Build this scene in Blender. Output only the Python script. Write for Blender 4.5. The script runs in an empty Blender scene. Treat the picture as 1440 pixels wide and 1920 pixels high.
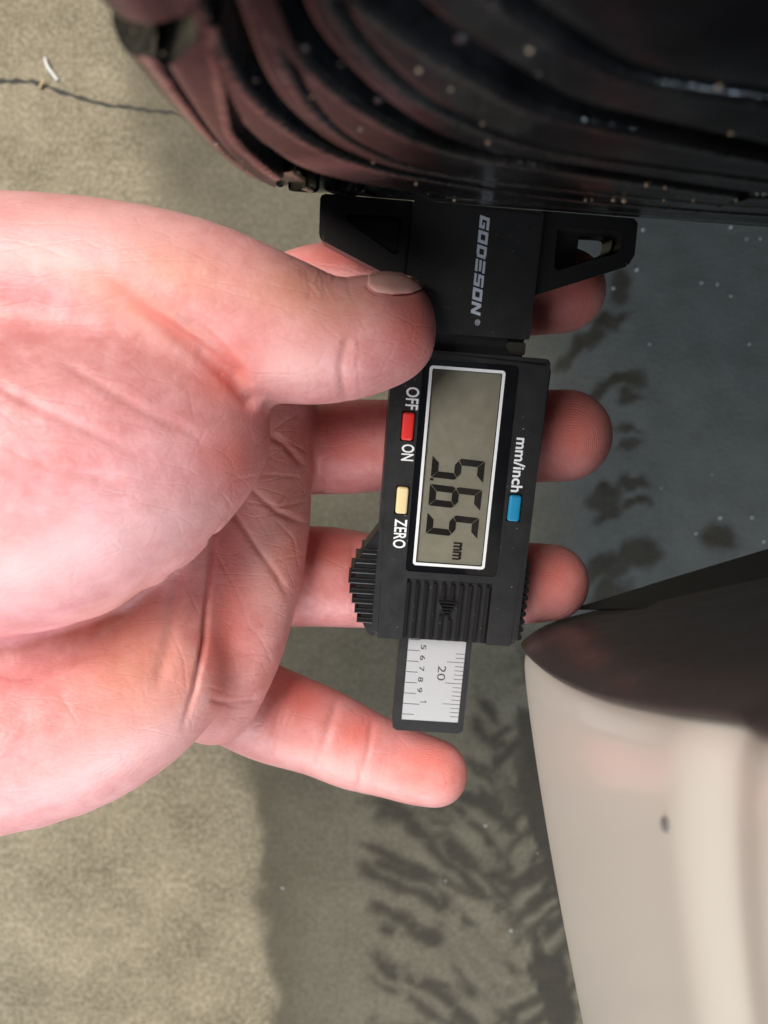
import bpy, bmesh, math, random
import numpy as np
from mathutils import Vector, Matrix

random.seed(7)
RNG = np.random.default_rng(11)
SC = bpy.context.scene
COL = SC.collection
MM = 0.001
H = 0.3612                       # camera height above the floor (m)
FPX = 1440.0                     # focal length in photo pixels

# ------------------------------------------------------------------ camera
cam_d = bpy.data.cameras.new('camera')
cam_d.sensor_fit = 'HORIZONTAL'
cam_d.sensor_width = 36.0
cam_d.lens = 36.0
cam_d.clip_start = 0.005
cam_d.clip_end = 100.0
cam_d.dof.use_dof = True
cam_d.dof.focus_distance = 0.170
cam_d.dof.aperture_fstop = 22.0
cam = bpy.data.objects.new('camera', cam_d)
cam.location = (0, 0, H)
cam.rotation_euler = (0, 0, 0)
COL.objects.link(cam)
SC.camera = cam

# ------------------------------------------------------------------ world and light
world = bpy.data.worlds.new('World')
SC.world = world
world.use_nodes = True
wn = world.node_tree
wn.nodes['Background'].inputs[0].default_value = (0.82, 0.90, 1.0, 1)
wn.nodes['Background'].inputs[1].default_value = 0.055

def area_light(name, loc, target, size, size_y, power, color):
    d = bpy.data.lights.new(name, 'AREA')
    d.shape = 'RECTANGLE'; d.size = size; d.size_y = size_y
    d.energy = power; d.color = color
    o = bpy.data.objects.new(name, d)
    o.location = loc
    o.rotation_euler = (Vector(target) - Vector(loc)).to_track_quat('-Z', 'Y').to_euler()
    COL.objects.link(o)
    return o
# the open garage door, ahead of the car (towards the bottom of the picture) and a little to the left
area_light('garage_door_light', (-0.45, -1.95, 0.95), (0, 0, 0.2), 2.0, 1.1, 38, (0.93, 0.96, 1.0))
# garage ceiling light, above and to the left of the car
area_light('ceiling_light', (-0.72, 0.52, 1.65), (0, 0, 0.2), 1.2, 1.0, 50, (1.0, 0.95, 0.88))
# added cool lamp without a known source, for tyre glints and bluish fill
area_light('cool_glint_light', (0.60, -0.95, 0.88), (0, 0.05, 0.27), 0.26, 0.18, 11.0, (0.66, 0.83, 1.0))

SC.view_settings.view_transform = 'Standard'
SC.view_settings.look = 'None'
SC.view_settings.exposure = -0.15
SC.view_settings.gamma = 1.0
SC.render.engine = 'CYCLES'
SC.cycles.use_denoising = True
SC.cycles.max_bounces = 8

# ------------------------------------------------------------------ helpers
def cpt(px, py, depth):
    """photo measurement (pixel and distance in mm) -> camera-space mm"""
    return np.array([(px-720)/FPX*depth, (960-py)/FPX*depth, -depth])
def wpt(p):
    return Vector((p[0]*MM, p[1]*MM, H + p[2]*MM))

def new_mat(name):
    m = bpy.data.materials.new(name); m.use_nodes = True
    return m, m.node_tree.nodes, m.node_tree.links, m.node_tree.nodes['Principled BSDF']

def simple(name, col, rough=0.5, metal=0.0, spec=0.5, bump=None, coat=0.0, rough_var=None):
    m, n, l, b = new_mat(name)
    b.inputs['Base Color'].default_value = (*col, 1)
    b.inputs['Roughness'].default_value = rough
    b.inputs['Metallic'].default_value = metal
    b.inputs['Specular IOR Level'].default_value = spec
    b.inputs['Coat Weight'].default_value = coat
    tc = n.new('ShaderNodeTexCoord')
    if bump:
        sc, st, di = bump
        t = n.new('ShaderNodeTexNoise'); t.inputs['Scale'].default_value = sc; t.inputs['Detail'].default_value = 3
        l.new(tc.outputs['Object'], t.inputs['Vector'])
        bp = n.new('ShaderNodeBump'); bp.inputs['Strength'].default_value = st; bp.inputs['Distance'].default_value = di
        l.new(t.outputs['Fac'], bp.inputs['Height']); l.new(bp.outputs['Normal'], b.inputs['Normal'])
    if rough_var:
        sc, lo, hi = rough_var
        t = n.new('ShaderNodeTexNoise'); t.inputs['Scale'].default_value = sc; t.inputs['Detail'].default_value = 4
        l.new(tc.outputs['Object'], t.inputs['Vector'])
        mr = n.new('ShaderNodeMapRange'); mr.inputs['From Min'].default_value = .3; mr.inputs['From Max'].default_value = .7
        mr.inputs['To Min'].default_value = lo; mr.inputs['To Max'].default_value = hi
        l.new(t.outputs['Fac'], mr.inputs['Value']); l.new(mr.outputs['Result'], b.inputs['Roughness'])
    return m

def tag(o, label=None, cat=None, group=None, kind=None):
    if label: o['label'] = label
    if cat: o['category'] = cat
    if group: o['group'] = group
    if kind: o['kind'] = kind
    return o

def link(name, me, mat, parent=None, smooth=False):
    o = bpy.data.objects.new(name, me)
    COL.objects.link(o)
    if mat is not None: me.materials.append(mat)
    if parent is not None: o.parent = parent
    if smooth:
        me.polygons.foreach_set('use_smooth', [True]*len(me.polygons))
    return o

def from_bm(name, bm, mat, parent=None, smooth=False):
    bmesh.ops.recalc_face_normals(bm, faces=bm.faces)
    me = bpy.data.meshes.new(name); bm.to_mesh(me); bm.free()
    return link(name, me, mat, parent, smooth)

def from_py(name, v, f, mat, parent=None, smooth=False):
    me = bpy.data.meshes.new(name); me.from_pydata([tuple(map(float, p)) for p in v], [], f); me.update()
    return link(name, me, mat, parent, smooth)

def empty(name, loc=(0, 0, 0)):
    o = bpy.data.objects.new(name, None); o.location = loc; o.empty_display_size = 0.01
    COL.objects.link(o); return o

def rrect(x0, x1, y0, y1, r, n=5):
    pts = []
    for cx, cy, a0 in ((x1-r, y1-r, 0), (x0+r, y1-r, 90), (x0+r, y0+r, 180), (x1-r, y0+r, 270)):
        for i in range(n+1):
            a = math.radians(a0 + 90*i/n); pts.append((cx+r*math.cos(a), cy+r*math.sin(a)))
    return pts

def round_poly(pts, r, n=4):
    """round the corners of a polygon; r number or list"""
    out = []; N = len(pts)
    for i, p in enumerate(pts):
        rr = r[i] if isinstance(r, (list, tuple)) else r
        a = np.array(pts[i-1], float)-p; b = np.array(pts[(i+1) % N], float)-p
        la, lb = np.linalg.norm(a), np.linalg.norm(b); a /= la; b /= lb
        ang = math.acos(max(-1, min(1, float(a@b))))
        d = min(rr/math.tan(ang/2), la*.45, lb*.45)
        p = np.array(p, float); s = p+a*d; e = p+b*d
        for k in range(n+1):
            t = k/n
            out.append(tuple((1-t)**2*s+2*t*(1-t)*p+t*t*e))
    return out

def prism_bm(pts, z0, z1, ch=0.0, seg=2, bot=False, bm=None):
    """extruded outline (mm) with a rounded top edge"""
    own = bm is None
    bm = bm or bmesh.new()
    vb = [bm.verts.new((x, y, z0)) for x, y in pts]; vt = [bm.verts.new((x, y, z1)) for x, y in pts]
    ft = bm.faces.new(vt); bm.faces.new(vb[::-1])
    N = len(pts)
    for i in range(N): bm.faces.new((vb[i], vb[(i+1) % N], vt[(i+1) % N], vt[i]))
    if ch > 0:
        ed = list(ft.edges)
        if bot:
            ed += [e for e in bm.edges if all(v in vb for v in e.verts)]
        bmesh.ops.bevel(bm, geom=ed, offset=ch, segments=seg, profile=0.5, affect='EDGES')
    return bm

def ring_bm(outer, inner, z0, z1, ch=0.0):
    """frame between two outlines that have the same number of points"""
    bm = bmesh.new(); N = len(outer)
    O0 = [bm.verts.new((x, y, z0)) for x, y in outer]; O1 = [bm.verts.new((x, y, z1)) for x, y in outer]
    I0 = [bm.verts.new((x, y, z0)) for x, y in inner]; I1 = [bm.verts.new((x, y, z1)) for x, y in inner]
    for i in range(N):
        j = (i+1) % N
        bm.faces.new((O0[i], O0[j], O1[j], O1[i])); bm.faces.new((I1[i], I1[j], I0[j], I0[i]))
        bm.faces.new((O1[i], O1[j], I1[j], I1[i])); bm.faces.new((O0[j], O0[i], I0[i], I0[j]))
    return bm

def add_box(bm, x0, x1, y0, y1, z0, z1, ch=0.0, seg=1):
    prism_bm([(x0, y0), (x1, y0), (x1, y1), (x0, y1)], z0, z1, ch, seg, bm=bm)

# ------------------------------------------------------------------ numpy noise
def vnoise(x, y, scale, seed, octaves=4):
    out = np.zeros_like(x, float); amp = 1; tot = 0
    for o in range(octaves):
        g = np.random.default_rng(seed+o).random((256, 256))
        fx = x/scale*2**o; fy = y/scale*2**o
        ix = np.floor(fx).astype(int); iy = np.floor(fy).astype(int)
        tx = fx-ix; ty = fy-iy; tx = tx*tx*(3-2*tx); ty = ty*ty*(3-2*ty)
        a = g[ix % 256, iy % 256]; b = g[(ix+1) % 256, iy % 256]; c = g[ix % 256, (iy+1) % 256]; d = g[(ix+1) % 256, (iy+1) % 256]
        out += amp*(a*(1-tx)*(1-ty)+b*tx*(1-ty)+c*(1-tx)*ty+d*tx*ty); tot += amp; amp *= .5
    return out/tot
def sstep(a, b, x):
    t = np.clip((x-a)/(b-a), 0, 1); return t*t*(3-2*t)
def seg_dist(px, py, pts):
    """distance to a polyline"""
    best = np.full(np.shape(px), 1e9)
    for (x0, y0), (x1, y1) in zip(pts[:-1], pts[1:]):
        dx, dy = x1-x0, y1-y0
        t = np.clip(((px-x0)*dx+(py-y0)*dy)/(dx*dx+dy*dy), 0, 1)
        best = np.minimum(best, np.hypot(px-x0-t*dx, py-y0-t*dy))
    return best

# ================================================================== FLOOR
def build_floor():
    ks = FPX/(H*1000)                                    # photo px per floor mm
    xs = np.concatenate([-np.geomspace(4000, 260, 9)[:-1], np.arange(-260, 261, 1.6), np.geomspace(261, 4000, 9)[1:]])
    ys = np.concatenate([-np.geomspace(4000, 300, 9)[:-1], np.arange(-300, 301, 1.6), np.geomspace(301, 4000, 9)[1:]])
    X, Y = np.meshgrid(xs, ys, indexing='ij')
    px = 720+X*ks; py = 960-Y*ks
    nz = vnoise(X+5000, Y+5000, 40, 3); n2 = vnoise(X+5000, Y+5000, 9, 9, 3); n3 = vnoise(X+5000, Y+5000, 22, 31, 4)
    # wetted concrete plus the car's and tyre's shade painted into one mask: a tide line with a dry, dusty side
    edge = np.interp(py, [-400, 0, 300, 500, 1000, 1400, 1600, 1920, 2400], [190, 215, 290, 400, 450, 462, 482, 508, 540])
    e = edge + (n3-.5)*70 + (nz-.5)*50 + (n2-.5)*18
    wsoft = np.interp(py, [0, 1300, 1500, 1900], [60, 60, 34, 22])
    damp_shade = sstep(-1, 1, (px-e)/wsoft)*sstep(2300, 1500, px)
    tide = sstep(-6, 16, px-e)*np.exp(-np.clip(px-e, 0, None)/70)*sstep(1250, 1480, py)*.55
    # wet tread prints, a herringbone running up the picture
    wet = np.zeros_like(X)
    def arms(x0, x1, slope, ph, pitch, y00=1180, y11=2200):
        w = np.zeros_like(X)
        wob = 58*(vnoise(X+900+ph*60, Y+900, 22, 50, 5)-.5)
        for k, y0 in enumerate(np.arange(y00, y11, pitch)):
            c = y0+ph*pitch+(px-x0)*slope+wob+12*math.sin(k*2.3+ph*7)
            th = (12+5*math.sin(k*1.7+ph*3))*(0.25+1.5*vnoise(X+300+k*31, Y+700, 13, 77, 3))
            w = np.maximum(w, .9*sstep(th+14, th-9, np.abs(py-c)))
        e0 = (n3-.5)*120
        return w*sstep(x0-22, x0+12, px+e0)*sstep(x1+22, x1-12, px+e0)
    left = np.maximum(arms(690, 840, .50, 0, 66), arms(715, 830, .3, .45, 100))
    mid = np.maximum(arms(835, 945, .95, .2, 62), arms(850, 970, .6, .7, 84))
    rightb = np.maximum(arms(930, 1050, -.75, .1, 62), arms(985, 1110, -1.0, .5, 70))
    holes = sstep(.34, .48, vnoise(X+4000, Y+4000, 16, 21, 4))
    lower = sstep(1440, 1540, py+(n3-.5)*120+sstep(850, 900, px)*220)
    wet = np.maximum.reduce([left, mid, rightb])*lower
    smear = sstep(.50, .60, vnoise(X*1.6+2000+Y*.35, Y*.55+2000, 18, 15, 4))*sstep(880, 1000, px)*sstep(1180, 1080, px)*sstep(1150, 1300, py)
    wet = np.maximum(wet*(.30+.70*holes), smear*.95)
    blobs = [(1155, 605, 34, 12, -20), (1110, 640, 42, 16, -20), (1075, 665, 30, 14, -30), (1150, 715, 44, 15, -12), (1110, 745, 30, 13, -30), (1170, 745, 20, 12, 0),
             (1172, 800, 28, 10, 0), (1175, 832, 28, 12, 0), (1120, 800, 20, 10, 0), (1185, 905, 36, 13, -12), (1125, 935, 40, 18, -20), (1180, 945, 24, 10, 0), (1130, 965, 30, 12, -40),
             (1195, 1040, 40, 30, 0), (1135, 1065, 50, 24, -15), (1150, 1110, 34, 22, -30), (1362, 1012, 38, 30, 20), (1160, 530, 20, 34, 0), (1150, 470, 16, 20, 0)]
    up = np.zeros_like(X)
    for bx, by, rx, ry, a in blobs:
        a = math.radians(a); dx = px-bx+(n3-.5)*70; dy = py-by+(n2-.5)*46
        u = (dx*math.cos(a)+dy*math.sin(a))/rx; v = (-dx*math.sin(a)+dy*math.cos(a))/ry
        up = np.maximum(up, sstep(1.35, .7, np.hypot(u, v))*(.7+.3*n2))
    wet = np.clip(np.maximum(wet, up), 0, 1)
    under_shade = sstep(930, 1120, px+(n3-.5)*120)*sstep(1500, 1150, py)  # cool, darker shade below the car, painted into the floor colour
    v = np.stack([X*MM, Y*MM, (n2-.5)*0.0004*(np.abs(X) < 262)*(np.abs(Y) < 302)], -1).reshape(-1, 3)
    nx, ny = X.shape
    idx = np.arange(nx*ny).reshape(nx, ny)
    f = np.stack([idx[:-1, :-1], idx[1:, :-1], idx[1:, 1:], idx[:-1, 1:]], -1).reshape(-1, 4)
    me = bpy.data.meshes.new('floor'); me.from_pydata(v.tolist(), [], f.tolist()); me.update()
    for nm, arr in (('damp_shade', np.clip(damp_shade, 0, 1)), ('wet', wet), ('tide', tide), ('under_shade', under_shade)):
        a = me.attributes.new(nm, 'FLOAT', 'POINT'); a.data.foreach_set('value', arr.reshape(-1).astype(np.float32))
    m, n, l, b = new_mat('stained concrete')
    tc = n.new('ShaderNodeTexCoord')
    def noise(s, d=6, r=.6):
        t = n.new('ShaderNodeTexNoise'); t.inputs['Scale'].default_value = s; t.inputs['Detail'].default_value = d; t.inputs['Roughness'].default_value = r
        l.new(tc.outputs['Object'], t.inputs['Vector']); return t.outputs['Fac']
    def attr(nm):
        a = n.new('ShaderNodeAttribute'); a.attribute_name = nm; return a.outputs['Fac']
    def ramp(src, stops):
        r = n.new('ShaderNodeValToRGB'); e_ = r.color_ramp.elements
        e_[0].position, e_[0].color = stops[0][0], (*stops[0][1], 1); e_[1].position, e_[1].color = stops[-1][0], (*stops[-1][1], 1)
        for p, c in stops[1:-1]:
            q = e_.new(p); q.color = (*c, 1)
        l.new(src, r.inputs['Fac']); return r.outputs['Color']
    def mth(a, k):
        x = n.new('ShaderNodeMath'); x.operation = 'MULTIPLY'; l.new(a, x.inputs[0]); x.inputs[1].default_value = k; return x.outputs[0]
    def mix(fac, a, c, mode='MIX'):
        x = n.new('ShaderNodeMix'); x.data_type = 'RGBA'; x.blend_type = mode
        if isinstance(fac, float): x.inputs['Factor'].default_value = fac
        else: l.new(fac, x.inputs['Factor'])
        for s, i in ((a, 6), (c, 7)):
            if isinstance(s, tuple): x.inputs[i].default_value = (*s, 1)
            else: l.new(s, x.inputs[i])
        return x.outputs[2]
    dry = ramp(noise(430, 6, .78), [(.36, (.095, .08, .048)), (.5, (.27, .232, .158)), (.62, (.50, .44, .325))])
    dry = mix(.5, dry, ramp(noise(32, 7, .68), [(.34, (.15, .126, .08)), (.66, (.385, .335, .235))]))
    dmp_shade = ramp(noise(420, 6, .7), [(.36, (.085, .073, .045)), (.52, (.142, .124, .083)), (.66, (.20, .178, .125))])
    dmp_shade = mix(.5, dmp_shade, ramp(noise(45, 6, .62), [(.32, (.10, .087, .056)), (.68, (.168, .150, .106))]))
    dmp_shade = mix(mth(attr('under_shade'), .8), dmp_shade, ramp(noise(60, 5), [(.3, (.072, .078, .076)), (.7, (.105, .112, .110))]))
    c = mix(attr('damp_shade'), dry, dmp_shade)
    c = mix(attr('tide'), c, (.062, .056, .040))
    wetc = ramp(noise(150, 4), [(.3, (.014, .009, .002)), (.7, (.032, .022, .008))])
    c = mix(attr('wet'), c, wetc)
    l.new(c, b.inputs['Base Color'])
    mr = n.new('ShaderNodeMapRange'); l.new(attr('wet'), mr.inputs['Value']); mr.inputs['To Min'].default_value = .82; mr.inputs['To Max'].default_value = .7
    l.new(mr.outputs['Result'], b.inputs['Roughness'])
    bp = n.new('ShaderNodeBump'); bp.inputs['Strength'].default_value = .5; bp.inputs['Distance'].default_value = .0012
    l.new(noise(520, 6, .7), bp.inputs['Height']); l.new(bp.outputs['Normal'], b.inputs['Normal'])
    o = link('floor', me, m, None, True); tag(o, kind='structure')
    # the crack that runs in from the left, a narrow open joint
    pts = [(-260, 120), (-120, 150), (0, 152), (60, 155), (130, 178), (200, 198), (260, 205), (330, 212), (420, 235)]
    q = []
    for (x0, y0), (x1, y1) in zip(pts[:-1], pts[1:]):
        for t in np.linspace(0, 1, 9)[:-1]: q.append((x0+(x1-x0)*t, y0+(y1-y0)*t))
    q = np.array(q); q[:, 1] += RNG.normal(0, 1.2, len(q))
    V, F = [], []
    for i, (x, y) in enumerate(q):
        w = 4.2+1.6*math.sin(i*1.3)+RNG.normal(0, .7)
        w = max(1.5, w*(1-.55*i/len(q)))
        for s in (-1, 1): V.append(((x-720)/ks*MM, (960-y-s*w)/ks*MM, .0005))
        if i: F.append((2*i-2, 2*i-1, 2*i+1, 2*i))
    cr = from_py('crack', V, F, simple('crack dark dust', (.055, .055, .05), .9), o)
    def fibre(name, pp, w, mat):
        V, F = [], []
        for i, (x, y) in enumerate(pp):
            c_ = np.array([(x-720)/ks, (960-y)/ks, 1.2+1.0*math.sin(i)])
            j = min(i+1, len(pp)-1); k = max(i-1, 0)
            t = np.array([pp[j][0]-pp[k][0], -(pp[j][1]-pp[k][1]), 0.]); t /= np.linalg.norm(t)
            nrm = np.array([-t[1], t[0], 0])
            for a in range(6):
                an = a*math.pi/3; V.append((c_+w*(math.cos(an)*nrm+math.sin(an)*np.array([0, 0, 1])))*MM)
            if i:
                for a in range(6):
                    b2 = (a+1) % 6; F.append((6*i-6+a, 6*i-6+b2, 6*i+b2, 6*i+a))
        return from_py(name, V, F, mat, None, True)
    fb = fibre('lint_fibre', [(87, 112), (90, 122), (95, 133), (103, 143), (110, 152)], .9, simple('white lint', (.75, .75, .73), .8))
    tag(fb, 'short curved white fibre lying on the concrete above the crack', 'fibre')
    fb = fibre('straw', [(76, 168), (82, 161), (88, 154)], .7, simple('dry straw', (.5, .4, .22), .8))
    tag(fb, 'tiny straight tan straw lying across the floor crack', 'straw')
    # small beads of water
    bm = bmesh.new()
    for x, y, s_ in [(1205, 430, 9), (1193, 505, 9), (1150, 540, 8), (1315, 530, 7), (1345, 533, 6), (1370, 555, 6), (1350, 970, 9), (1305, 1000, 7), (1405, 645, 6), (1218, 645, 6), (1370, 425, 9), (1400, 448, 6), (1425, 447, 6),
                     (1410, 970, 7), (1432, 1015, 7), (530, 1665, 7), (910, 1548, 7), (835, 1652, 5), (958, 1745, 7), (1240, 915, 4), (1335, 890, 4), (775, 1510, 3), (615, 1775, 3), (1008, 1600, 4)]:
        g = bmesh.ops.create_icosphere(bm, subdivisions=2, radius=s_*.42/ks*MM)
        for v in g['verts']:
            v.co = Vector(((x-720)/ks*MM+v.co.x, (960-y)/ks*MM+v.co.y, v.co.z*.7))
    wm, n, l, b = new_mat('water'); b.inputs['Base Color'].default_value = (.75, .8, .8, 1); b.inputs['Roughness'].default_value = .04
    b.inputs['Transmission Weight'].default_value = .5
    dr = from_bm('water_droplets', bm, wm, None, True); tag(dr, 'tiny beads of water scattered on the wetted concrete', 'water', kind='stuff')
    return o
build_floor()

# ================================================================== TYRE
TYRE_C = np.array([42.499, 366.871, -31.187])            # wheel centre, camera-space mm
TYRE_R = 330.0
t_yaw = math.radians(4.3)
AX = np.array([math.cos(t_yaw), -math.sin(t_yaw), 0])
EN = np.array([-0.06931564, -0.92186849, -0.38125297]); EN /= np.linalg.norm(EN)
ET = np.cross(AX, EN)
if ET[2] < 0: ET = -ET
UC = 33.0                                                # tread centre line

def tyre_hit(px, py):
    d = np.array([(px-720)/FPX, (960-py)/FPX, -1.0]); o = -TYRE_C
    dp = d-AX*(d@AX); op = o-AX*(o@AX)
    A = dp@dp; B = 2*dp@op; C = op@op-TYRE_R**2; q = max(B*B-4*A*C, 0)
    t = (-B-math.sqrt(q))/(2*A); rel = d*t-TYRE_C; u = rel@AX; w = rel-AX*u
    return u, math.degrees(math.atan2(w@ET, w@EN))

def drop(u):
    e = abs(u-UC)-71.0
    if e <= 0: return 0.0
    e = min(e, 9.9)
    return 10*(1-math.sqrt(max(0, 1-(e/10)**2)))

def tyre_pt(u, th, h):
    """tyre-local metres: x along the axle, y towards EN, z towards ET; h = height above the tread surface (mm)"""
    r = TYRE_R-drop(u)+h; a = math.radians(th)
    return (-u*MM, r*math.cos(a)*MM, r*math.sin(a)*MM)

def resample(c, n):
    c = np.array(c, float); s = c.copy(); s[:, 1] *= 5.76
    d = np.r_[0, np.cumsum(np.linalg.norm(np.diff(s, axis=0), axis=1))]
    t = np.linspace(0, d[-1], n)
    return np.stack([np.interp(t, d, c[:, 0]), np.interp(t, d, c[:, 1])], 1)
def smooth_curve(c, n):
    c = resample(c, 60)
    for _ in range(12):
        c[1:-1] = .5*c[1:-1]+.25*(c[:-2]+c[2:])
    return resample(c, n)

def offset_curve(c, other, dist):
    """shift a curve (mm) sideways towards another one"""
    t = np.gradient(c, axis=0); t /= np.maximum(np.linalg.norm(t, axis=1, keepdims=True), 1e-6)
    nr = np.stack([-t[:, 1], t[:, 0]], 1)
    mid = len(c)*2//3
    k = np.argmin(np.linalg.norm(other-c[mid], axis=1))
    if (other[k]-c[mid])@nr[mid] < 0: nr = -nr
    return c+nr*dist

def strip_mesh(lo, hi, gap_lo, gap_hi, depth=6.0, ch=.55, n=34, nt=6, lift=0.0):
    """one tread block between two curves in (u, theta)"""
    A = smooth_curve(lo, n)*[1, 5.76]; B = smooth_curve(hi, n)*[1, 5.76]
    rows = []
    for off, h in ((0, -depth), (0, -ch), (ch*.3, -ch*.3), (ch, 0)):
        rows.append((offset_curve(A, B, gap_lo/2+off), h))
    R2 = []
    c2 = ch*2.2
    for off, h in [(c2*(1-math.sin(a_)), -c2*.8*(1-math.cos(a_))) for a_ in np.radians([0, 18, 36, 54, 72, 90])] + [(0, -depth)]:
        R2.append((offset_curve(B, A, gap_hi/2+off), h))
    a, b = rows[-1][0], R2[0][0]
    ins = [(a+(b-a)*k/nt, 0.0) for k in range(1, nt)]
    allr = rows+ins+R2
    m = len(allr); V, F = [], []
    for i in range(n):
        for q, h in allr:
            V.append(tyre_pt(q[i][0], q[i][1]/5.76, h+lift))
        if i:
            for k in range(m-1):
                v = (i-1)*m+k; F.append((v, v+1, v+m+1, v+m))
    F.append(tuple(range(m))); F.append(tuple((n-1)*m+k for k in range(m))[::-1])
    ed = [1.0 if len(rows)+len(ins) <= k < m-1 else 0.0 for k in range(m)]*n
    return V, F, ed

def build_tyre():
    root = empty('tyre', wpt(TYRE_C))
    M3 = Matrix((-AX, EN, ET)).transposed()
    root.rotation_euler = M3.to_euler()
    tag(root, 'black road tyre with wet curved tread grooves and stuck grit', 'tyre')
    # rubber: dark with a brown film of road dirt on the raised faces and wet gloss
    m, n, l, b = new_mat('wet dirty rubber')
    tc = n.new('ShaderNodeTexCoord')
    def noise(s, d=5, r=.6, dist=0):
        t = n.new('ShaderNodeTexNoise'); t.inputs['Scale'].default_value = s; t.inputs['Detail'].default_value = d; t.inputs['Roughness'].default_value = r
        t.inputs['Distortion'].default_value = dist
        l.new(tc.outputs['Object'], t.inputs['Vector']); return t.outputs['Fac']
    r = n.new('ShaderNodeValToRGB'); e = r.color_ramp.elements
    e[0].position = .36; e[0].color = (.003, .003, .0035, 1); e[1].position = .76; e[1].color = (.022, .022, .022, 1)
    q = e.new(.52); q.color = (.006, .0062, .0068, 1)
    l.new(noise(60, 6, .62, .4), r.inputs['Fac']); l.new(r.outputs['Color'], b.inputs['Base Color'])
    mr = n.new('ShaderNodeMapRange'); mr.inputs['From Min'].default_value = .35; mr.inputs['From Max'].default_value = .65
    mr.inputs['To Min'].default_value = .16; mr.inputs['To Max'].default_value = .38
    l.new(noise(45, 5, .6), mr.inputs['Value']); l.new(mr.outputs['Result'], b.inputs['Roughness'])
    bp = n.new('ShaderNodeBump'); bp.inputs['Strength'].default_value = .3; bp.inputs['Distance'].default_value = .00025
    l.new(noise(240, 5, .65), bp.inputs['Height'])
    ea = n.new('ShaderNodeAttribute'); ea.attribute_name = 'edge'
    bp2 = n.new('ShaderNodeBump'); bp2.inputs['Distance'].default_value = .0003       # torn, wet block edges
    l.new(ea.outputs['Fac'], bp2.inputs['Strength']); l.new(noise(520, 3, .6), bp2.inputs['Height']); l.new(bp.outputs['Normal'], bp2.inputs['Normal'])
    l.new(bp2.outputs['Normal'], b.inputs['Normal'])
    mc = n.new('ShaderNodeMapRange'); mc.inputs['To Min'].default_value = .09; mc.inputs['To Max'].default_value = .8; l.new(ea.outputs['Fac'], mc.inputs['Value']); l.new(mc.outputs['Result'], b.inputs['Coat Weight'])
    b.inputs['Coat Roughness'].default_value = .05; b.inputs['Specular IOR Level'].default_value = .10
    l.new(bp2.outputs['Normal'], b.inputs['Coat Normal'])
    rub = m
    black = simple('groove rubber', (.006, .006, .007), .35, bump=(400, .4, .0008))
    # carcass: groove floor, shoulders and sidewalls, lathed
    prof = []
    half = 80.0
    for x in np.linspace(-half+6, half-6, 25): prof.append((UC+x, -6.2))
    sideR = [(half-1.5, -14), (half+1.0, -26), (half+3.5, -45), (half+4, -62), (half+1, -85), (half-8, -102), (half-12, -110)]
    V, F = [], []; P = []
    for x, d in reversed(sideR): P.append((UC-x, TYRE_R+d))
    for u, d in prof: P.append((u, TYRE_R-drop(u)+d))
    for x, d in sideR: P.append((UC+x, TYRE_R+d))
    K = 180; np_ = len(P)
    for k in range(K):
        a = 2*math.pi*k/K
        for u, rr in P: V.append((-u*MM, rr*math.cos(a)*MM, rr*math.sin(a)*MM))
        for j in range(np_-1):
            k2 = (k+1) % K; F.append((k*np_+j, k*np_+j+1, k2*np_+j+1, k2*np_+j))
    from_py('carcass', V, F, black, root, True)
    # wheel disc closing the middle
    V = []; F = []
    for k in range(64):
        a = 2*math.pi*k/64
        for rr, u in ((222, UC+66), (222, UC-66), (205, UC-60), (190, UC-30), (60, UC-38), (0.5, UC-38)):
            V.append((-u*MM, rr*math.cos(a)*MM, rr*math.sin(a)*MM))
        k2 = (k+1) % 64
        for j in range(5): F.append((k*6+j, k*6+j+1, k2*6+j+1, k2*6+j))
    from_py('rim', V, F, simple('dark alloy', (.05, .05, .055), .4, .8), root, True)

    A = [tyre_hit(*p) for p in [(435, 53), (460, 131), (503, 194), (562, 243), (625, 287), (760, 330), (900, 352)]]
    A = [(-31.4, 18.6)] + A + [(12, 6.2), (UC, 6.0)]
    B = [tyre_hit(*p) for p in [(523, 0), (557, 73), (610, 112), (659, 170), (732, 219), (800, 262), (900, 295), (1031, 311)]]
    B = [(-26.6, 18.8)] + B + [(UC, 9.0)]
    C = [tyre_hit(*p) for p in [(712, 0), (740, 15), (837, 87), (944, 146), (1041, 204), (1177, 233)]]
    C = [(-20.5, 18.8)] + C + [(UC, 12.2)]
    D = [tyre_hit(*p) for p in [(959, 0), (1056, 63), (1153, 126), (1250, 155)]]
    D = [(-12.5, 18.8)] + D + [(UC, 15.0)]
    E = [(u, th-2.4+max(0, (-u-22))*.12) for u, th in A if u > -30.5]
    E = [(-36.0, 12.2), (-34.4, 9.8)] + [tyre_hit(*p) for p in [(484, 267), (537, 311), (635, 340)]] + [(-8, 4.2), (12, 3.7), (UC, 3.5)]
    s1 = [tyre_hit(*p) for p in [(560, 150), (581, 194), (649, 262), (780, 321), (900, 340)]] + [(UC, 7.4)]
    s2 = [tyre_hit(*p) for p in [(650, 40), (712, 117), (751, 151), (800, 194), (842, 214), (959, 265), (1060, 290)]] + [(UC, 10.6)]
    s1 = [(-28.2, 18.6)] + s1; s2 = [(-23.0, 18.6)] + s2
    E2 = [(u, th+15) for u, th in E]
    E2 = [(u, th) for u, th in E2 if u > -20]
    Dm = D
    specs = [(E, A, 1.6, 2.8), (A, s1, 2.8, .6), (s1, B, .6, 3.6), (B, s2, 3.6, .7), (s2, C, .7, 4.4), (C, D, 4.4, 2.0), (D, E2, 2.0, 1.6)]
    # shoulder blocks
    LA = [(-36.9, 15.4), (-37.3, 13.0), (-36.2, 10.2), (-33.5, 8.0), (-29.5, 5.9), (-24, 4.6)]
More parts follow.
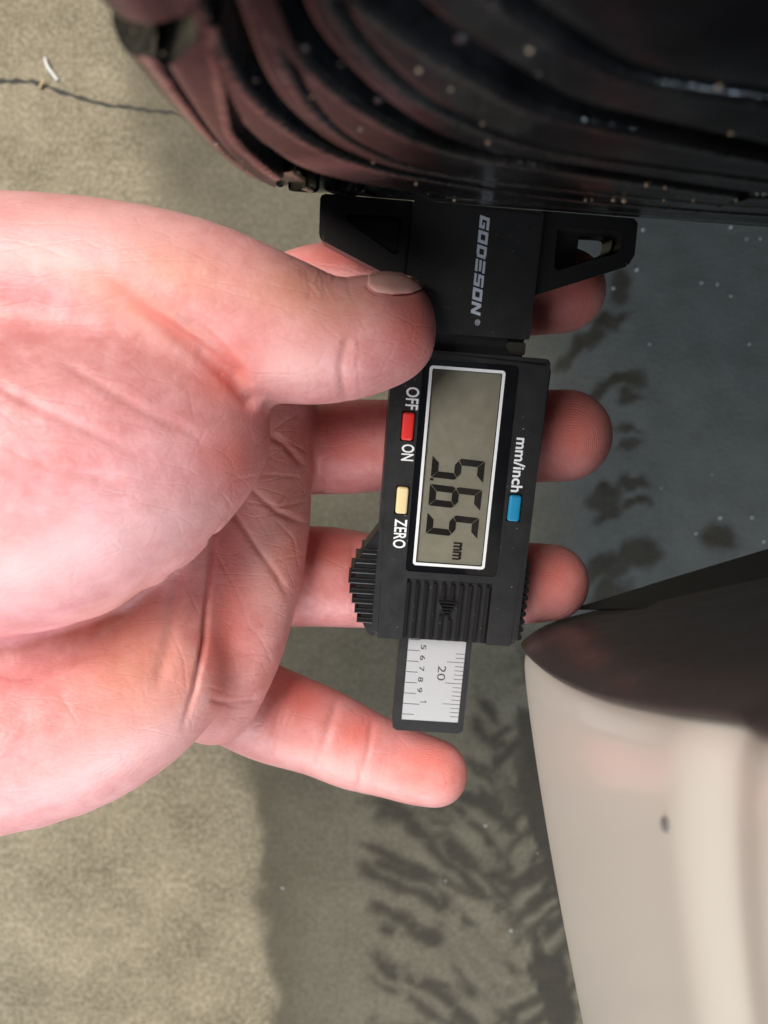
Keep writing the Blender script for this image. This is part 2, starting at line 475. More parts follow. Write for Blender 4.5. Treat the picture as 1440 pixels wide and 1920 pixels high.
    shoulder = [
        ([(-47.6, 2.6), (-47.6, 9.0), (-47.4, 13.6)], [(-40.6, 2.6), (-40.9, 9.0), (-40.0, 14.75)], .3, .9, 9.0),
        ([(-40.6, 2.6), (-40.9, 9.0), (-40.0, 14.75)], [(-34.8, 5.6), (-36.6, 11.0), (-31.6, 16.1)], .9, 1.4, 6.0),
        ([(-36.6, 11.0), (-34.6, 15.7)][:0] or [(-36.4, 11.6), (-34.9, 13.4), (-31.9, 15.9)], [(-32.6, 12.6), (-32.3, 14.3), (-31.4, 16.2)], .9, 1.2, 6.0),
    ]
    shoulder.insert(2, ([(-46.6, -.15), (-46.6, 2.5)], [(-33.8, 1.0), (-34.0, 5.3)], .1, .1, 6.0))
    def mirror(V): return [(-2*UC*MM-x, y, z) for x, y, z in V]
    allmesh = []
    for lo, hi, g0, g1 in specs:
        allmesh.append(strip_mesh(lo, hi, g0, g1))
    for lo, hi, g0, g1, dp in shoulder[:3]:
        allmesh.append(strip_mesh(lo, hi, g0, g1, depth=dp, n=18, lift=-1.6 if g0 == .1 else 0.0))
    meshes = []
    for V, F, ed in allmesh:
        me = bpy.data.meshes.new('tread_block'); me.from_pydata(V, [], F); me.update()
        bm = bmesh.new(); bm.from_mesh(me); bmesh.ops.recalc_face_normals(bm, faces=bm.faces); bm.to_mesh(me); bm.free()
        me.materials.append(rub); me.polygons.foreach_set('use_smooth', [True]*len(me.polygons)); me.set_sharp_from_angle(angle=.75)
        at = me.attributes.new('edge', 'FLOAT', 'POINT'); at.data.foreach_set('value', ed)
        meshes.append((me, 0))
        me2 = bpy.data.meshes.new('tread_block'); me2.from_pydata(mirror(V), [], F); me2.update()
        bm = bmesh.new(); bm.from_mesh(me2); bmesh.ops.recalc_face_normals(bm, faces=bm.faces); bm.to_mesh(me2); bm.free()
        me2.materials.append(rub); me2.polygons.foreach_set('use_smooth', [True]*len(me2.polygons)); me2.set_sharp_from_angle(angle=.75)
        at = me2.attributes.new('edge', 'FLOAT', 'POINT'); at.data.foreach_set('value', ed)
        meshes.append((me2, 1))
    for k in (-1, 0, 1):
        for me, side in meshes:
            o = bpy.data.objects.new('tread_block', me); COL.objects.link(o); o.parent = root
            o.rotation_euler = (math.radians(15*k), 0, 0)
    # the rest of the tread, out of sight, as one part
    bm = bmesh.new()
    for k in range(2, 23):
        a = math.radians(15*k); R_ = Matrix.Rotation(a, 4, 'X')
        for me, side in meshes:
            st = len(bm.verts); bm.from_mesh(me); bm.verts.ensure_lookup_table()
            bmesh.ops.transform(bm, matrix=R_, verts=bm.verts[st:])
    me = bpy.data.meshes.new('tread'); bm.to_mesh(me); bm.free()
    o = link('tread', me, rub, root, True); tag(o, kind='stuff')
    # grit stuck in the tread
    bm = bmesh.new()
    spots = [(785, 130, 8), (675, 240, 6), (700, 302, 5), (852, 376, 5), (1150, 405, 6), (1170, 380, 9), (1098, 390, 4), (1212, 345, 7), (1348, 160, 9), (1370, 248, 7), (915, 265, 6), (845, 165, 6), (992, 92, 9),
             (405, 275, 5), (455, 300, 4), (250, 62, 3), (305, 98, 3), (1380, 395, 5), (780, 343, 5), (905, 230, 5), (583, 180, 4), (535, 240, 3), (1110, 398, 3), (1300, 392, 4), (560, 322, 3), (1247, 350, 5), (1245, 395, 4)]
    for _ in range(22): spots.append((random.uniform(620, 1440), random.uniform(320, 388), random.uniform(.8, 1.8)))
    for _ in range(10): spots.append((random.uniform(300, 1300), random.uniform(60, 330), random.uniform(.6, 1.3)))
    for px, py, s in spots:
        u, th = tyre_hit(px, min(py, 374)); c = np.array(tyre_pt(u, th, .1))
        pw = M3 @ Vector(c); dep = H-(pw.z+wpt(TYRE_C).z); rad = s*dep/FPX*.62
        g = bmesh.ops.create_icosphere(bm, subdivisions=1, radius=rad)
        for v in g['verts']:
            v.co = Vector(c)+Vector((v.co.x*random.uniform(.7, 1.3), v.co.y*random.uniform(.7, 1.2), v.co.z*random.uniform(.7, 1.3)))
    o = from_bm('grit', bm, simple('tan grit', (.42, .31, .2), .7), root); tag(o, kind='stuff')
    # water beads added on the blocks to catch lamp glints
    bm = bmesh.new()
    for px, py, s in [(865, 72, 13), (573, 90, 8), (710, 187, 9), (583, 182, 5), (640, 120, 5), (930, 12, 10), (480, 150, 5), (610, 230, 4), (1010, 140, 7), (745, 300, 4), (905, 205, 5), (690, 60, 6)]:
        u, th = tyre_hit(px, py); c = np.array(tyre_pt(u, th, .0))
        pw = M3 @ Vector(c); rad = s*(H-(pw.z+wpt(TYRE_C).z))/FPX
        g = bmesh.ops.create_icosphere(bm, subdivisions=3, radius=rad)
        nrm = Vector((0, c[1], c[2])).normalized()
        for v in g['verts']:
            d = v.co.dot(nrm); v.co = Vector(c)+(v.co-nrm*d)+nrm*d*.5
    wm, n, l, b = new_mat('glint water'); b.inputs['Base Color'].default_value = (.02, .02, .022, 1); b.inputs['Roughness'].default_value = .03; b.inputs['Specular IOR Level'].default_value = .5
    o = from_bm('glint_beads', bm, wm, root, True); tag(o, kind='stuff')
    return root
build_tyre()

# ================================================================== CAR BODY
def build_car():
    root = empty('car', wpt((90, -120, -200)))
    inv = -root.location
    tag(root, 'pale cream car body corner with black wheel arch edge beside the tyre', 'car')
    m, n, l, b = new_mat('pale cream car paint')
    b.inputs['Base Color'].default_value = (.67, .635, .58, 1); b.inputs['Roughness'].default_value = .42
    b.inputs['Coat Weight'].default_value = .35; b.inputs['Coat Roughness'].default_value = .12
    paint = m
    # section of the panel: distance below the camera against sideways offset
    secd = [196, 192, 186, 170, 150, 130, 112, 96, 88, 84, 80, 76, 74, 72, 69, 66, 62, 57, 53, 51, 50, 49.5]
    secx = [38, 35.4, 34.6, 34.0, 33.7, 33.5, 33.4, 33.3, 33.0, 33.0, 33.6, 34.6, 34.9, 34.7, 33.6, 32.6, 32.2, 32.6, 35, 42, 70, 140]  # top folded inward low so the added cool lamp shines over it
    edY = lambda d: float(np.interp(d, [-260, -40, 40, 67, 79, 91, 112, 142, 165, 190, 196], [-10, -12, -16, -20, -22, -24.3, -28.4, -32.5, -34, -34.6, -33.8]))
    ys = [0, .6, 1.4, 2.6, 5, 9, 15, 24, 36, 52, 72, 95, 125, 170, 240, 350, 520]
    V, F = [], []
    for i, y in enumerate(ys):
        for j, (d, x) in enumerate(zip(secd, secx)):
            yy = edY(d)-y
            t = max(0, (-34-yy)/93)
            xx = x + 15.0*t**1.25*(1 if t < 2 else 1) if t < 2.2 else x+15*2.2**1.25+(t-2.2)*4
            roll = 1.6*math.exp(-y/1.2)                       # rolled edge towards the wheel
            V.append(wpt((xx+roll, yy, -d))+inv)
            if i and j:
                ns = len(secd); F.append(((i-1)*ns+j-1, (i-1)*ns+j, i*ns+j, i*ns+j-1))
    o = from_py('fender_panel', V, F, paint, root, True)
    so = o.modifiers.new('thickness', 'SOLIDIFY'); so.thickness = .0009; so.offset = -1
    sb = o.modifiers.new('smooth', 'SUBSURF'); sb.levels = 2; sb.render_levels = 2
    # black plastic arch edge
    trim = simple('black arch plastic', (.052, .045, .042), .5, bump=(160, .25, .001), rough_var=(60, .35, .6))
    V, F = [], []
    us = [0, .8, 2, 4, 8, 14, 22, 34, 48, 66, 90, 130]
    for i, u in enumerate(us):
        for j, (d, x) in enumerate(zip(secd, secx)):
            low = 4.0*(1-min(1, u/6.0))                     # the tip rounds up
            dd = d if d < 150 else d + (4.5-low*.6)*(d-150)/46
            bulge = 2.6*math.sin(min(1, u/9)*math.pi/2)
            V.append(wpt((x-.6+u, edY(d)+.3+bulge+u*.24, -dd))+inv)
            if i and j:
                ns = len(secd); F.append(((i-1)*ns+j-1, (i-1)*ns+j, i*ns+j, i*ns+j-1))
    o = from_py('wheel_arch_trim', V, F, trim, root, True)
    so = o.modifiers.new('thickness', 'SOLIDIFY'); so.thickness = .0012; so.offset = 1
    sb = o.modifiers.new('smooth', 'SUBSURF'); sb.levels = 1; sb.render_levels = 1
    # lower liner flap beyond the trim, and the liner round the wheel
    lin = simple('black arch liner', (.016, .015, .014), .7, bump=(120, .3, .001))
    pts = [(1070, 1141, 199), (1200, 1141, 186), (1360, 1141, 170), (1560, 1120, 168), (1560, 990, 206), (1440, 1029, 205), (1250, 1086, 204), (1120, 1127, 202)]
    bm = bmesh.new()
    top = [bm.verts.new(wpt(cpt(*p))+inv) for p in pts]
    bot = [bm.verts.new(wpt(cpt(*p)+np.array([0.4, -.6, -2.0]))+inv) for p in pts]
    bm.faces.new(top); bm.faces.new(bot[::-1])
    for i in range(len(pts)): bm.faces.new((top[i], top[(i+1) % len(pts)], bot[(i+1) % len(pts)], bot[i]))
    from_bm('liner_flap', bm, lin, root)
    # inner wheel house: shell round the wheel from the flap over the top
    V, F = [], []
    rs = 442.0; K = 34
    for i in range(K+1):
        a = math.radians(-8+200*i/K)
        yy = TYRE_C[1]-rs*math.cos(a); zz = TYRE_C[2]+rs*math.sin(a)
        for x in (96, 300): V.append(wpt((x, yy, zz))+inv)
        if i: F.append((2*i-2, 2*i-1, 2*i+1, 2*i))
    c0 = len(V)
    for i in range(K+1):
        a = math.radians(-8+200*i/K)
        V.append(V[2*i+1]); V.append(wpt((300, TYRE_C[1]-20*math.cos(a), TYRE_C[2]+20*math.sin(a)))+inv)
        if i: F.append((c0+2*i-2, c0+2*i-1, c0+2*i+1, c0+2*i))
    from_py('wheel_house', V, F, lin, root, True)
    # fender skin over the wheel, closing the body side above the arch
    V, F = [], []
    for i in range(K+1):
        a = math.radians(42+118*i/K)
        for k, (rr, x) in enumerate(((432, 52), (470, 46), (560, 50), (700, 75), (860, 160))):
            V.append(wpt((x, TYRE_C[1]-rr*math.cos(a), TYRE_C[2]+rr*math.sin(a)))+inv)
            if i and k: F.append(((i-1)*5+k-1, (i-1)*5+k, i*5+k, i*5+k-1))
    from_py('fender_top', V, F, paint, root, True)
    # speck of dirt on the paint
    bm = bmesh.new(); bmesh.ops.create_icosphere(bm, subdivisions=2, radius=.0009)
    for v in bm.verts: v.co.x *= .35
    d = 33.4*1440/(1268-720)
    p = wpt((32.05, -(1546-960)/1440*d, -d))+inv
    for v in bm.verts: v.co += p
    from_bm('dirt_speck', bm, simple('dark dirt', (.16, .15, .14), .9), root, True)
build_car()
# ================================================================== TREAD DEPTH GAUGE
def rotm(tau, rot, roll):
    return (Matrix.Rotation(math.radians(rot), 3, 'Z') @ Matrix.Rotation(math.radians(tau), 3, 'X') @ Matrix.Rotation(math.radians(roll), 3, 'Y'))

def boolean(o, cutters):
    for c in cutters:
        md = o.modifiers.new('cut', 'BOOLEAN'); md.operation = 'DIFFERENCE'; md.object = c; md.solver = 'EXACT'
    bpy.context.view_layer.update()
    dg = bpy.context.evaluated_depsgraph_get()
    me = bpy.data.meshes.new_from_object(o.evaluated_get(dg))
    o.modifiers.clear(); o.data = me
    for c in cutters:
        d = c.data; bpy.data.objects.remove(c); bpy.data.meshes.remove(d)

def cutter(outline, z0, z1, taper=0.0):
    bm = bmesh.new(); N = len(outline)
    cx = sum(p[0] for p in outline)/N; cy = sum(p[1] for p in outline)/N
    def sc(p, k):
        d = math.hypot(p[0]-cx, p[1]-cy); s = (d+k)/d; return (cx+(p[0]-cx)*s, cy+(p[1]-cy)*s)
    b0 = [bm.verts.new((*sc(p, -taper), z0)) for p in outline]; b1 = [bm.verts.new((*sc(p, 0), z1)) for p in outline]
    bm.faces.new(b1); bm.faces.new(b0[::-1])
    for i in range(N): bm.faces.new((b0[i], b0[(i+1) % N], b1[(i+1) % N], b1[i]))
    return from_bm('cutter', bm, None)

def text_fit(name, s, x0, x1, y0, y1, z, mat, parent, bold=0.0, shear=0.0):
    """lettering that reads down the gauge (-y), tops of letters towards +x, fitted into a box"""
    cu = bpy.data.curves.new(name, 'FONT'); cu.body = s; cu.size = 1; cu.offset = bold; cu.shear = shear; cu.resolution_u = 6
    t = bpy.data.objects.new(name, cu); COL.objects.link(t)
    bpy.context.view_layer.update()
    me = bpy.data.meshes.new_from_object(t.evaluated_get(bpy.context.evaluated_depsgraph_get()))
    bpy.data.objects.remove(t); bpy.data.curves.remove(cu)
    co = np.array([v.co[:] for v in me.vertices]); lo = co.min(0); hi = co.max(0)
    for v in me.vertices:
        r = (v.co.x-lo[0])/(hi[0]-lo[0]); h = (v.co.y-lo[1])/(hi[1]-lo[1])
        v.co = (x0+(x1-x0)*h, y0+(y1-y0)*r, z)
    me.update(); me.materials.clear()
    return link(name, me, mat, parent)

def poly_print(name, polys, z, mat, parent):
    V, F = [], []
    for p in polys:
        F.append(tuple(range(len(V), len(V)+len(p)))); V += [(x, y, z) for x, y in p]
    bm = bmesh.new()
    vs = [bm.verts.new(v) for v in V]
    for f in F: bm.faces.new([vs[i] for i in f])
    for f in bm.faces:
        f.normal_update()
        if f.normal.z < 0: f.normal_flip()
    me = bpy.data.meshes.new(name); bm.to_mesh(me); bm.free()
    return link(name, me, mat, parent)

def build_gauge():
    root = empty('tread_depth_gauge', wpt(cpt(861, 877, 170)))
    R3 = rotm(12.5, -4.4, 2)
    root.rotation_euler = R3.to_euler(); root.scale = (MM, MM, MM)
    tag(root, 'black digital tread depth gauge with lit-up reading, held against the tyre', 'gauge')
    root['label'] = 'black digital tread depth gauge showing 5.65 mm, pressed against the tyre'
    plastic = simple('matt black plastic', (.017, .017, .018), .40, spec=.45, bump=(3.2, .38, .00012), rough_var=(.25, .34, .50))
    plastic2 = simple('satin black plastic', (.015, .015, .016), .36, spec=.45, bump=(3.2, .38, .00012))
    rib_m = simple('rubbed black plastic', (.010, .010, .011), .27)
    glossy = simple('gloss black window', (.006, .006, .008), .06)
    white = simple('white print', (.82, .84, .86), .5)
    # --- base with the two wings
    bm = prism_bm(round_poly([(-14.8, 37.9), (-14.8, 54.6), (-33.9, 54.6), (-33.7, 45.7)], [.2, .2, .9, 1.6]), -11, -.6, .9, 3)
    wl = from_bm('wing', bm, plastic2, root)
    wl['label'] = 'left wing with closed triangular recess'
    # cut in local space
    c = cutter(round_poly([(-31.2, 51.2), (-16.3, 51.7), (-16.8, 42.9)], [1.5, .9, 1.3], 6), -4.6, 1, 1.2)
    wl.parent = None; boolean(wl, [c]); wl.parent = root
    bm = prism_bm(round_poly([(11.9, 37.6), (31.4, 45.2), (32.6, 47.6), (32.3, 54.8), (11.9, 54.8)], [.2, 1.2, 1.2, .9, .2]), -11, -.6, .9, 3)
    wr = from_bm('wing', bm, plastic2, root)
    wr['label'] = 'right wing with an open slot'
    c1 = cutter(round_poly([(15.4, 51.9), (29.8, 52.1), (29.4, 47.7), (15.8, 42.8)], [1.2, 2.0, 1.8, 1.2], 6), -4.2, 1, .7)
    wr.parent = None; boolean(wr, [c1])
    c2 = cutter(round_poly([(21.2, 51.3), (28.7, 51.5), (28.5, 48.2), (25.2, 46.7), (21.2, 45.3)], [.2, 1.7, 1.5, .6, .2], 6), -14, 1, .3)
    boolean(wr, [c2]); wr.parent = root
    bm = prism_bm(round_poly([(-14.9, 28.6), (12.0, 28.6), (12.0, 54.3), (-14.9, 54.3)], .4), -11, 2, .8, 3)
    from_bm('base_block', bm, plastic, root)
    bm = prism_bm([(-10.5, 24.2), (11.6, 24.2), (11.6, 29.2), (-10.5, 29.2)], -9.5, -1.6, .3, 1)
    from_bm('neck', bm, plastic2, root)
    bm = prism_bm(round_poly([(7.6, 26.9), (8.6, 25.4), (11.9, 25.3), (11.9, 27.9), (7.8, 27.9)], .4), -1.7, -.9, .2, 1)
    from_bm('spring_clip', bm, simple('dull steel', (.05, .045, .04), .5, .6), root)
    # --- body
    bm = prism_bm(round_poly([(-16.6, -41.2), (17.5, -41.2), (17.5, 24.9), (-16.6, 24.9)], [1.6, 1.6, .7, .7]), -11.2, 0, 1.5, 4)
    body = from_bm('display_housing', bm, plastic, root)
    body.parent = None
    c1 = cutter(rrect(-9.95, 10.9, -24.6, 23.05, 1.0), -1.9, 1)
    c2 = cutter([(-9.35, -44), (10.25, -44), (10.25, -26.3), (-9.35, -26.3)], -1.0, 1)
    c3 = cutter(rrect(-13.6, -10.6, 5.0, 11.6, .35), -1.2, 1)
    c4 = cutter(rrect(-13.6, -10.55, -11.5, -5.0, .35), -1.2, 1)
    c5 = cutter(rrect(11.65, 14.75, -11.4, -5.0, .35), -1.2, 1)
    boolean(body, [c1, c2, c3, c4, c5]); body.parent = root
    # --- window
    o = rrect(-9.9, 10.85, -24.55, 23.0, .95); fr0 = rrect(-8.42, 8.05, -23.08, 21.75, .75); fr1 = rrect(-7.78, 7.42, -22.42, 21.1, .3)
    from_bm('bezel', ring_bm(o, fr1, -1.85, -.22), glossy, root)
    from_bm('screen_border', ring_bm(fr0, fr1, -.215, -.17), white, root)
    lcd_m, n, l, b = new_mat('liquid crystal grey')
    tc = n.new('ShaderNodeTexCoord'); t = n.new('ShaderNodeTexNoise'); t.inputs['Scale'].default_value = .35; t.inputs['Detail'].default_value = 5
    l.new(tc.outputs['Object'], t.inputs['Vector'])
    r = n.new('ShaderNodeValToRGB'); r.color_ramp.elements[0].position = .3; r.color_ramp.elements[0].color = (.36, .345, .27, 1)
    r.color_ramp.elements[1].position = .7; r.color_ramp.elements[1].color = (.44, .42, .34, 1)
    l.new(t.outputs['Fac'], r.inputs['Fac']); l.new(r.outputs['Color'], b.inputs['Base Color'])
    t2 = n.new('ShaderNodeTexNoise'); t2.inputs['Scale'].default_value = 5; l.new(tc.outputs['Object'], t2.inputs['Vector'])
    bp = n.new('ShaderNodeBump'); bp.inputs['Strength'].default_value = .3; bp.inputs['Distance'].default_value = .0001
    l.new(t2.outputs['Fac'], bp.inputs['Height']); l.new(bp.outputs['Normal'], b.inputs['Normal'])
    b.inputs['Roughness'].default_value = .45
    bm = prism_bm(rrect(-7.7, 7.35, -22.35, 21.0, .3), -1.8, -1.0)
    lcd = from_bm('screen', bm, lcd_m, root)
    # seven-segment reading 5.65
    ink = simple('dark segment', (.010, .007, .007), .5)
    W, Hh, T, G = 4.9, 11.75, 1.48, .10
    def seg(name):
        m2 = Hh/2; t, g = T, G; ht = T/2
        return {'a': [(g, Hh), (W-g, Hh), (W-t-g*.2, Hh-t), (t+g*.2, Hh-t)], 'd': [(g, 0), (t+g*.2, t), (W-t-g*.2, t), (W-g, 0)],
                'f': [(0, Hh-g*1.6), (t, Hh-t-g*1.6), (t, m2+ht+g*.6), (ht*.55, m2+g*1.2), (0, m2+ht*.9)],
                'b': [(W, Hh-g*1.6), (W, m2+ht*.9), (W-ht*.55, m2+g*1.2), (W-t, m2+ht+g*.6), (W-t, Hh-t-g*1.6)],
                'e': [(0, g*1.6), (0, m2-ht*.9), (ht*.55, m2-g*1.2), (t, m2-ht-g*.6), (t, t+g*1.6)],
                'c': [(W, g*1.6), (W-t, t+g*1.6), (W-t, m2-ht-g*.6), (W-ht*.55, m2-g*1.2), (W, m2-ht*.9)],
                'g': [(ht*.8, m2), (t+g, m2+ht), (W-t-g, m2+ht), (W-ht*.8, m2), (W-t-g, m2-ht), (t+g, m2-ht)]}[name]
    for y0, segs in ((2.25, 'afgcd'), (-4.2, 'afgecd'), (-10.7, 'afgcd')):
        polys = [[(-6.05+h, y0-rr-.55*h/Hh+.0) for rr, h in seg(s)] for s in segs]
        poly_print('digit', polys, -.78, ink, lcd)
    poly_print('decimal_point', [[(-6.15, -2.85), (-5.45, -2.88), (-5.45, -3.4), (-6.15, -3.4)]], -.78, ink, lcd)
    text_fit('unit_text', 'mm', .5, 2.5, -17.2, -21.35, -.78, ink, lcd, .03)
    # cover pane
    gm = bpy.data.materials.new('clear cover'); gm.use_nodes = True; n = gm.node_tree.nodes; l = gm.node_tree.links; n.clear()
    out = n.new('ShaderNodeOutputMaterial'); mx = n.new('ShaderNodeMixShader'); fz = n.new('ShaderNodeFresnel'); fz.inputs[0].default_value = 1.4
    tr = n.new('ShaderNodeBsdfTransparent'); gl = n.new('ShaderNodeBsdfGlossy'); gl.inputs['Roughness'].default_value = .05
    l.new(fz.outputs[0], mx.inputs[0]); l.new(tr.outputs[0], mx.inputs[1]); l.new(gl.outputs[0], mx.inputs[2]); l.new(mx.outputs[0], out.inputs[0])
    poly_print('cover_pane', [rrect(-7.76, 7.40, -22.4, 21.08, .3)], -.4, gm, root)
    # --- buttons and lettering
    for nm, x0, x1, y0, y1, col in (('red', -13.4, -10.8, 5.25, 11.35, (.80, .035, .03)), ('cream', -13.35, -10.75, -11.25, -5.2, (.80, .66, .36)), ('blue', 11.85, 14.55, -11.2, -5.25, (.015, .25, .47))):
        bm = prism_bm(rrect(x0, x1, y0, y1, .55, 3), -1.2, .75, .45, 3)
        bt = from_bm('button', bm, simple(nm+' button', col, .38), root, True); bt['label'] = nm+' push button'
    text_fit('lettering', 'OFF', -13.05, -10.2, 16.8, 11.95, .02, white, root, .018)
    text_fit('lettering', 'ON', -13.05, -10.25, 4.35, .7, .02, white, root, .018)
    text_fit('lettering', 'ZERO', -13.3, -10.45, -12.55, -19.3, .02, white, root, .018)
    text_fit('lettering', 'mm/inch', 11.95, 14.55, 7.6, -4.6, .02, white, root, .022)
    # brand lettering on the base: squared italic capitals
    logo = simple('pale grey print', (.46, .50, .58), .45)
    t = .27
    G_ = {'G': [(0, 0, t, 1), (t, 1-t, 1, 1), (t, 0, 1, t), (1-t, t, 1, .56), (.48, .40, 1-t, .56)],
          'O': [(0, 0, t, 1), (1-t, 0, 1, 1), (t, 1-t, 1-t, 1), (t, 0, 1-t, t)],
          'D': [(0, 0, t, 1), (1-t, .06, 1, .94), (t, 1-t, 1-t, 1), (t, 0, 1-t, t)],
          'E': [(0, 0, 1, .24), (0, .38, .92, .62), (0, .76, 1, 1)],
          'S': [(0, 0, 1, .23), (1-t, .23, 1, .39), (0, .39, 1, .61), (0, .61, t, .77), (0, .77, 1, 1)],
          'N': [(0, 0, t, 1), (1-t, 0, 1, 1)]}
    polys = []
    yst, yen, xb, xt = 52.3, 32.5, -1.0, 1.05
    adv = (yst-yen)/7; sh = .55
    for k, ch in enumerate('GODESON'):
        y0 = yst-k*adv
        def mp(r, h): return (xb+(xt-xb)*h, y0-r*(adv-.42)-sh*h*.0-sh*(h-.5)*.9)
        for (a, b0, c, d) in G_[ch]:
            polys.append([mp(a, b0), mp(c, b0), mp(c, d), mp(a, d)])
        if ch == 'N': polys.append([mp(t, 1), mp(t, .62), mp(1-t, 0), mp(1-t, .38)])
    poly_print('lettering', polys, 2.02, logo, root)
    text_fit('lettering', '\u00ae', .05, 1.15, 31.9, 30.7, 2.02, logo, root, .01)
    # --- ribbed grip with its arrow
    for k in range(10):
        x = -8.94+k*2.045
        for (y0, y1) in (((-40.9, -27.1),) if k not in (4, 5) else ((-30.6, -27.1), (-40.9, -35.6 if k == 5 else -34.6))):
            bm = bmesh.new(); add_box(bm, x-.42, x+.42, y0, y1, -1.05, .02, .16, 1)
            from_bm('rib', bm, rib_m, root)
    for k in range(5):
        w = 2.1*(1-k/5.4); y = -31.5-k*.78
        bm = bmesh.new(); add_box(bm, .45-w, .45+w, y-.24, y+.24, -1.05, .03, .1, 1)
        from_bm('arrow_bar', bm, rib_m, root)
    # --- serrated thumb grip on the left, small serration on the right
    bm = prism_bm(round_poly([(-16.3, -15.8), (-19.6, -21.0), (-21.2, -25), (-21.3, -29.5), (-20.3, -34), (-18.4, -40.2), (-16.9, -42.6), (-15.8, -42.6), (-15.8, -15.8)], .6), -11.5, -4.6, .5, 2)
    from_bm('thumb_grip', bm, plastic, root)
    for k, (y, x) in enumerate([(-21.7, -20.2), (-24.0, -21.5), (-26.4, -22.4), (-28.9, -22.8), (-31.4, -22.4), (-33.8, -21.7), (-36.2, -20.9), (-38.5, -20.2)]):
        bm = bmesh.new(); add_box(bm, x, -16.2, y-.72, y+.72, -11.8, -3.7, .3, 2)
        from_bm('serration', bm, rib_m, root)
    for k in range(10):
        y = -22.2-k*1.95
        bm = bmesh.new()
        bmesh.ops.create_cone(bm, cap_ends=True, segments=10, radius1=.78, radius2=.78, depth=6.5)
        bmesh.ops.translate(bm, vec=(18.3+.35*math.sin(k/9*math.pi), y, -5.6), verts=bm.verts)
        from_bm('serration', bm, rib_m, root, False)
    bm = prism_bm(round_poly([(17.0, -41), (18.3, -40), (18.4, -20.8), (17.0, -18.8)], .4), -11, -3, .3, 1); from_bm('side_rail', bm, plastic, root)
    bm = prism_bm(round_poly([(17.2, 2.0), (18.6, 3.4), (18.8, 22.6), (17.2, 24)], .3), -10.5, -4.4, .4, 1); from_bm('battery_cover', bm, plastic, root)
    # dust caught on the plastic
    bm = bmesh.new()
    for _ in range(70):
        x, y = random.uniform(-15, 16), random.uniform(-40, 24)
        if -10 < x < 11 and -26 < y < 24 and random.random() < .8: continue
        rr_ = random.uniform(.03, .10)
        g = bmesh.ops.create_icosphere(bm, subdivisions=1, radius=rr_)
        ex = random.uniform(.7, 2.2)
        for v in g['verts']: v.co = Vector((x+v.co.x*ex, y+v.co.y, .03+v.co.z*.5))
    for _ in range(22):
        x, y = random.uniform(-14, 11), random.uniform(29.5, 53)
        g = bmesh.ops.create_icosphere(bm, subdivisions=1, radius=random.uniform(.03, .08))
        for v in g['verts']: v.co = Vector((x+v.co.x, y+v.co.y, 2.03+v.co.z*.5))
    o_ = from_bm('dust', bm, simple('pale dust', (.38, .35, .30), .9), root); tag(o_, kind='stuff')
    # --- rod with the scale
    bm = prism_bm(round_poly([(-9.6, -66.4), (7.7, -66.4), (7.7, -38), (-9.6, -38)], [.9, .9, .1, .1]), -8.8, -4.0, .5, 2)
    rod = from_bm('rod', bm, plastic, root)
    sm, n, l, b = new_mat('silver scale')
    b.inputs['Base Color'].default_value = (.66, .66, .68, 1); b.inputs['Metallic'].default_value = .55; b.inputs['Roughness'].default_value = .38
    tc = n.new('ShaderNodeTexCoord'); t3 = n.new('ShaderNodeTexNoise'); t3.inputs['Scale'].default_value = 2.5; t3.inputs['Detail'].default_value = 4
    l.new(tc.outputs['Object'], t3.inputs['Vector']); bp = n.new('ShaderNodeBump'); bp.inputs['Strength'].default_value = .3; bp.inputs['Distance'].default_value = .00015
    l.new(t3.outputs['Fac'], bp.inputs['Height']); l.new(bp.outputs['Normal'], b.inputs['Normal'])
    bm = bmesh.new(); add_box(bm, -7.55, 6.25, -63.4, -38.5, -4.1, -3.88, .05, 1)
    sc = from_bm('scale_plate', bm, sm, rod)
    dk = simple('scale ink', (.05, .05, .05), .6)
    polys = []
    def tick(x0, x1, y, w=.09): polys.append([(x0, y-w), (x1, y-w), (x1, y+w), (x0, y+w)])
    for k in range(8):                                   # tenths of an inch
        y = -45.3-2.77*k+2.77
        tick(-7.5, -4.7 if k != 6 else -3.6, y)
    for k in range(-2, 20):
        y = -47.7-1.092*(k-0)
        if y < -62.9 or y > -42: continue
        tick(2.1 if k % 5 == 0 else 4.1, 6.2, y, .075)
    poly_print('scale_ticks', polys, -3.865, dk, sc)
    for s, y in (('5', -44.4), ('6', -47.15), ('7', -50.0), ('8', -52.75), ('9', -55.5)):
        text_fit('numeral', s, -4.45, -3.2, y+.72, y-.55, -3.865, dk, sc, .01)
    poly_print('numeral', [[(-3.5, -58.62), (-1.9, -58.62), (-1.9, -58.42), (-3.5, -58.42)], [(-1.9, -58.415), (-2.12, -58.415), (-2.5, -58.05), (-2.28, -58.0)]], -3.865, dk, sc)
    text_fit('numeral', '20', .1, 2.05, -48.8, -52.6, -3.865, dk, sc, .0)
build_gauge()
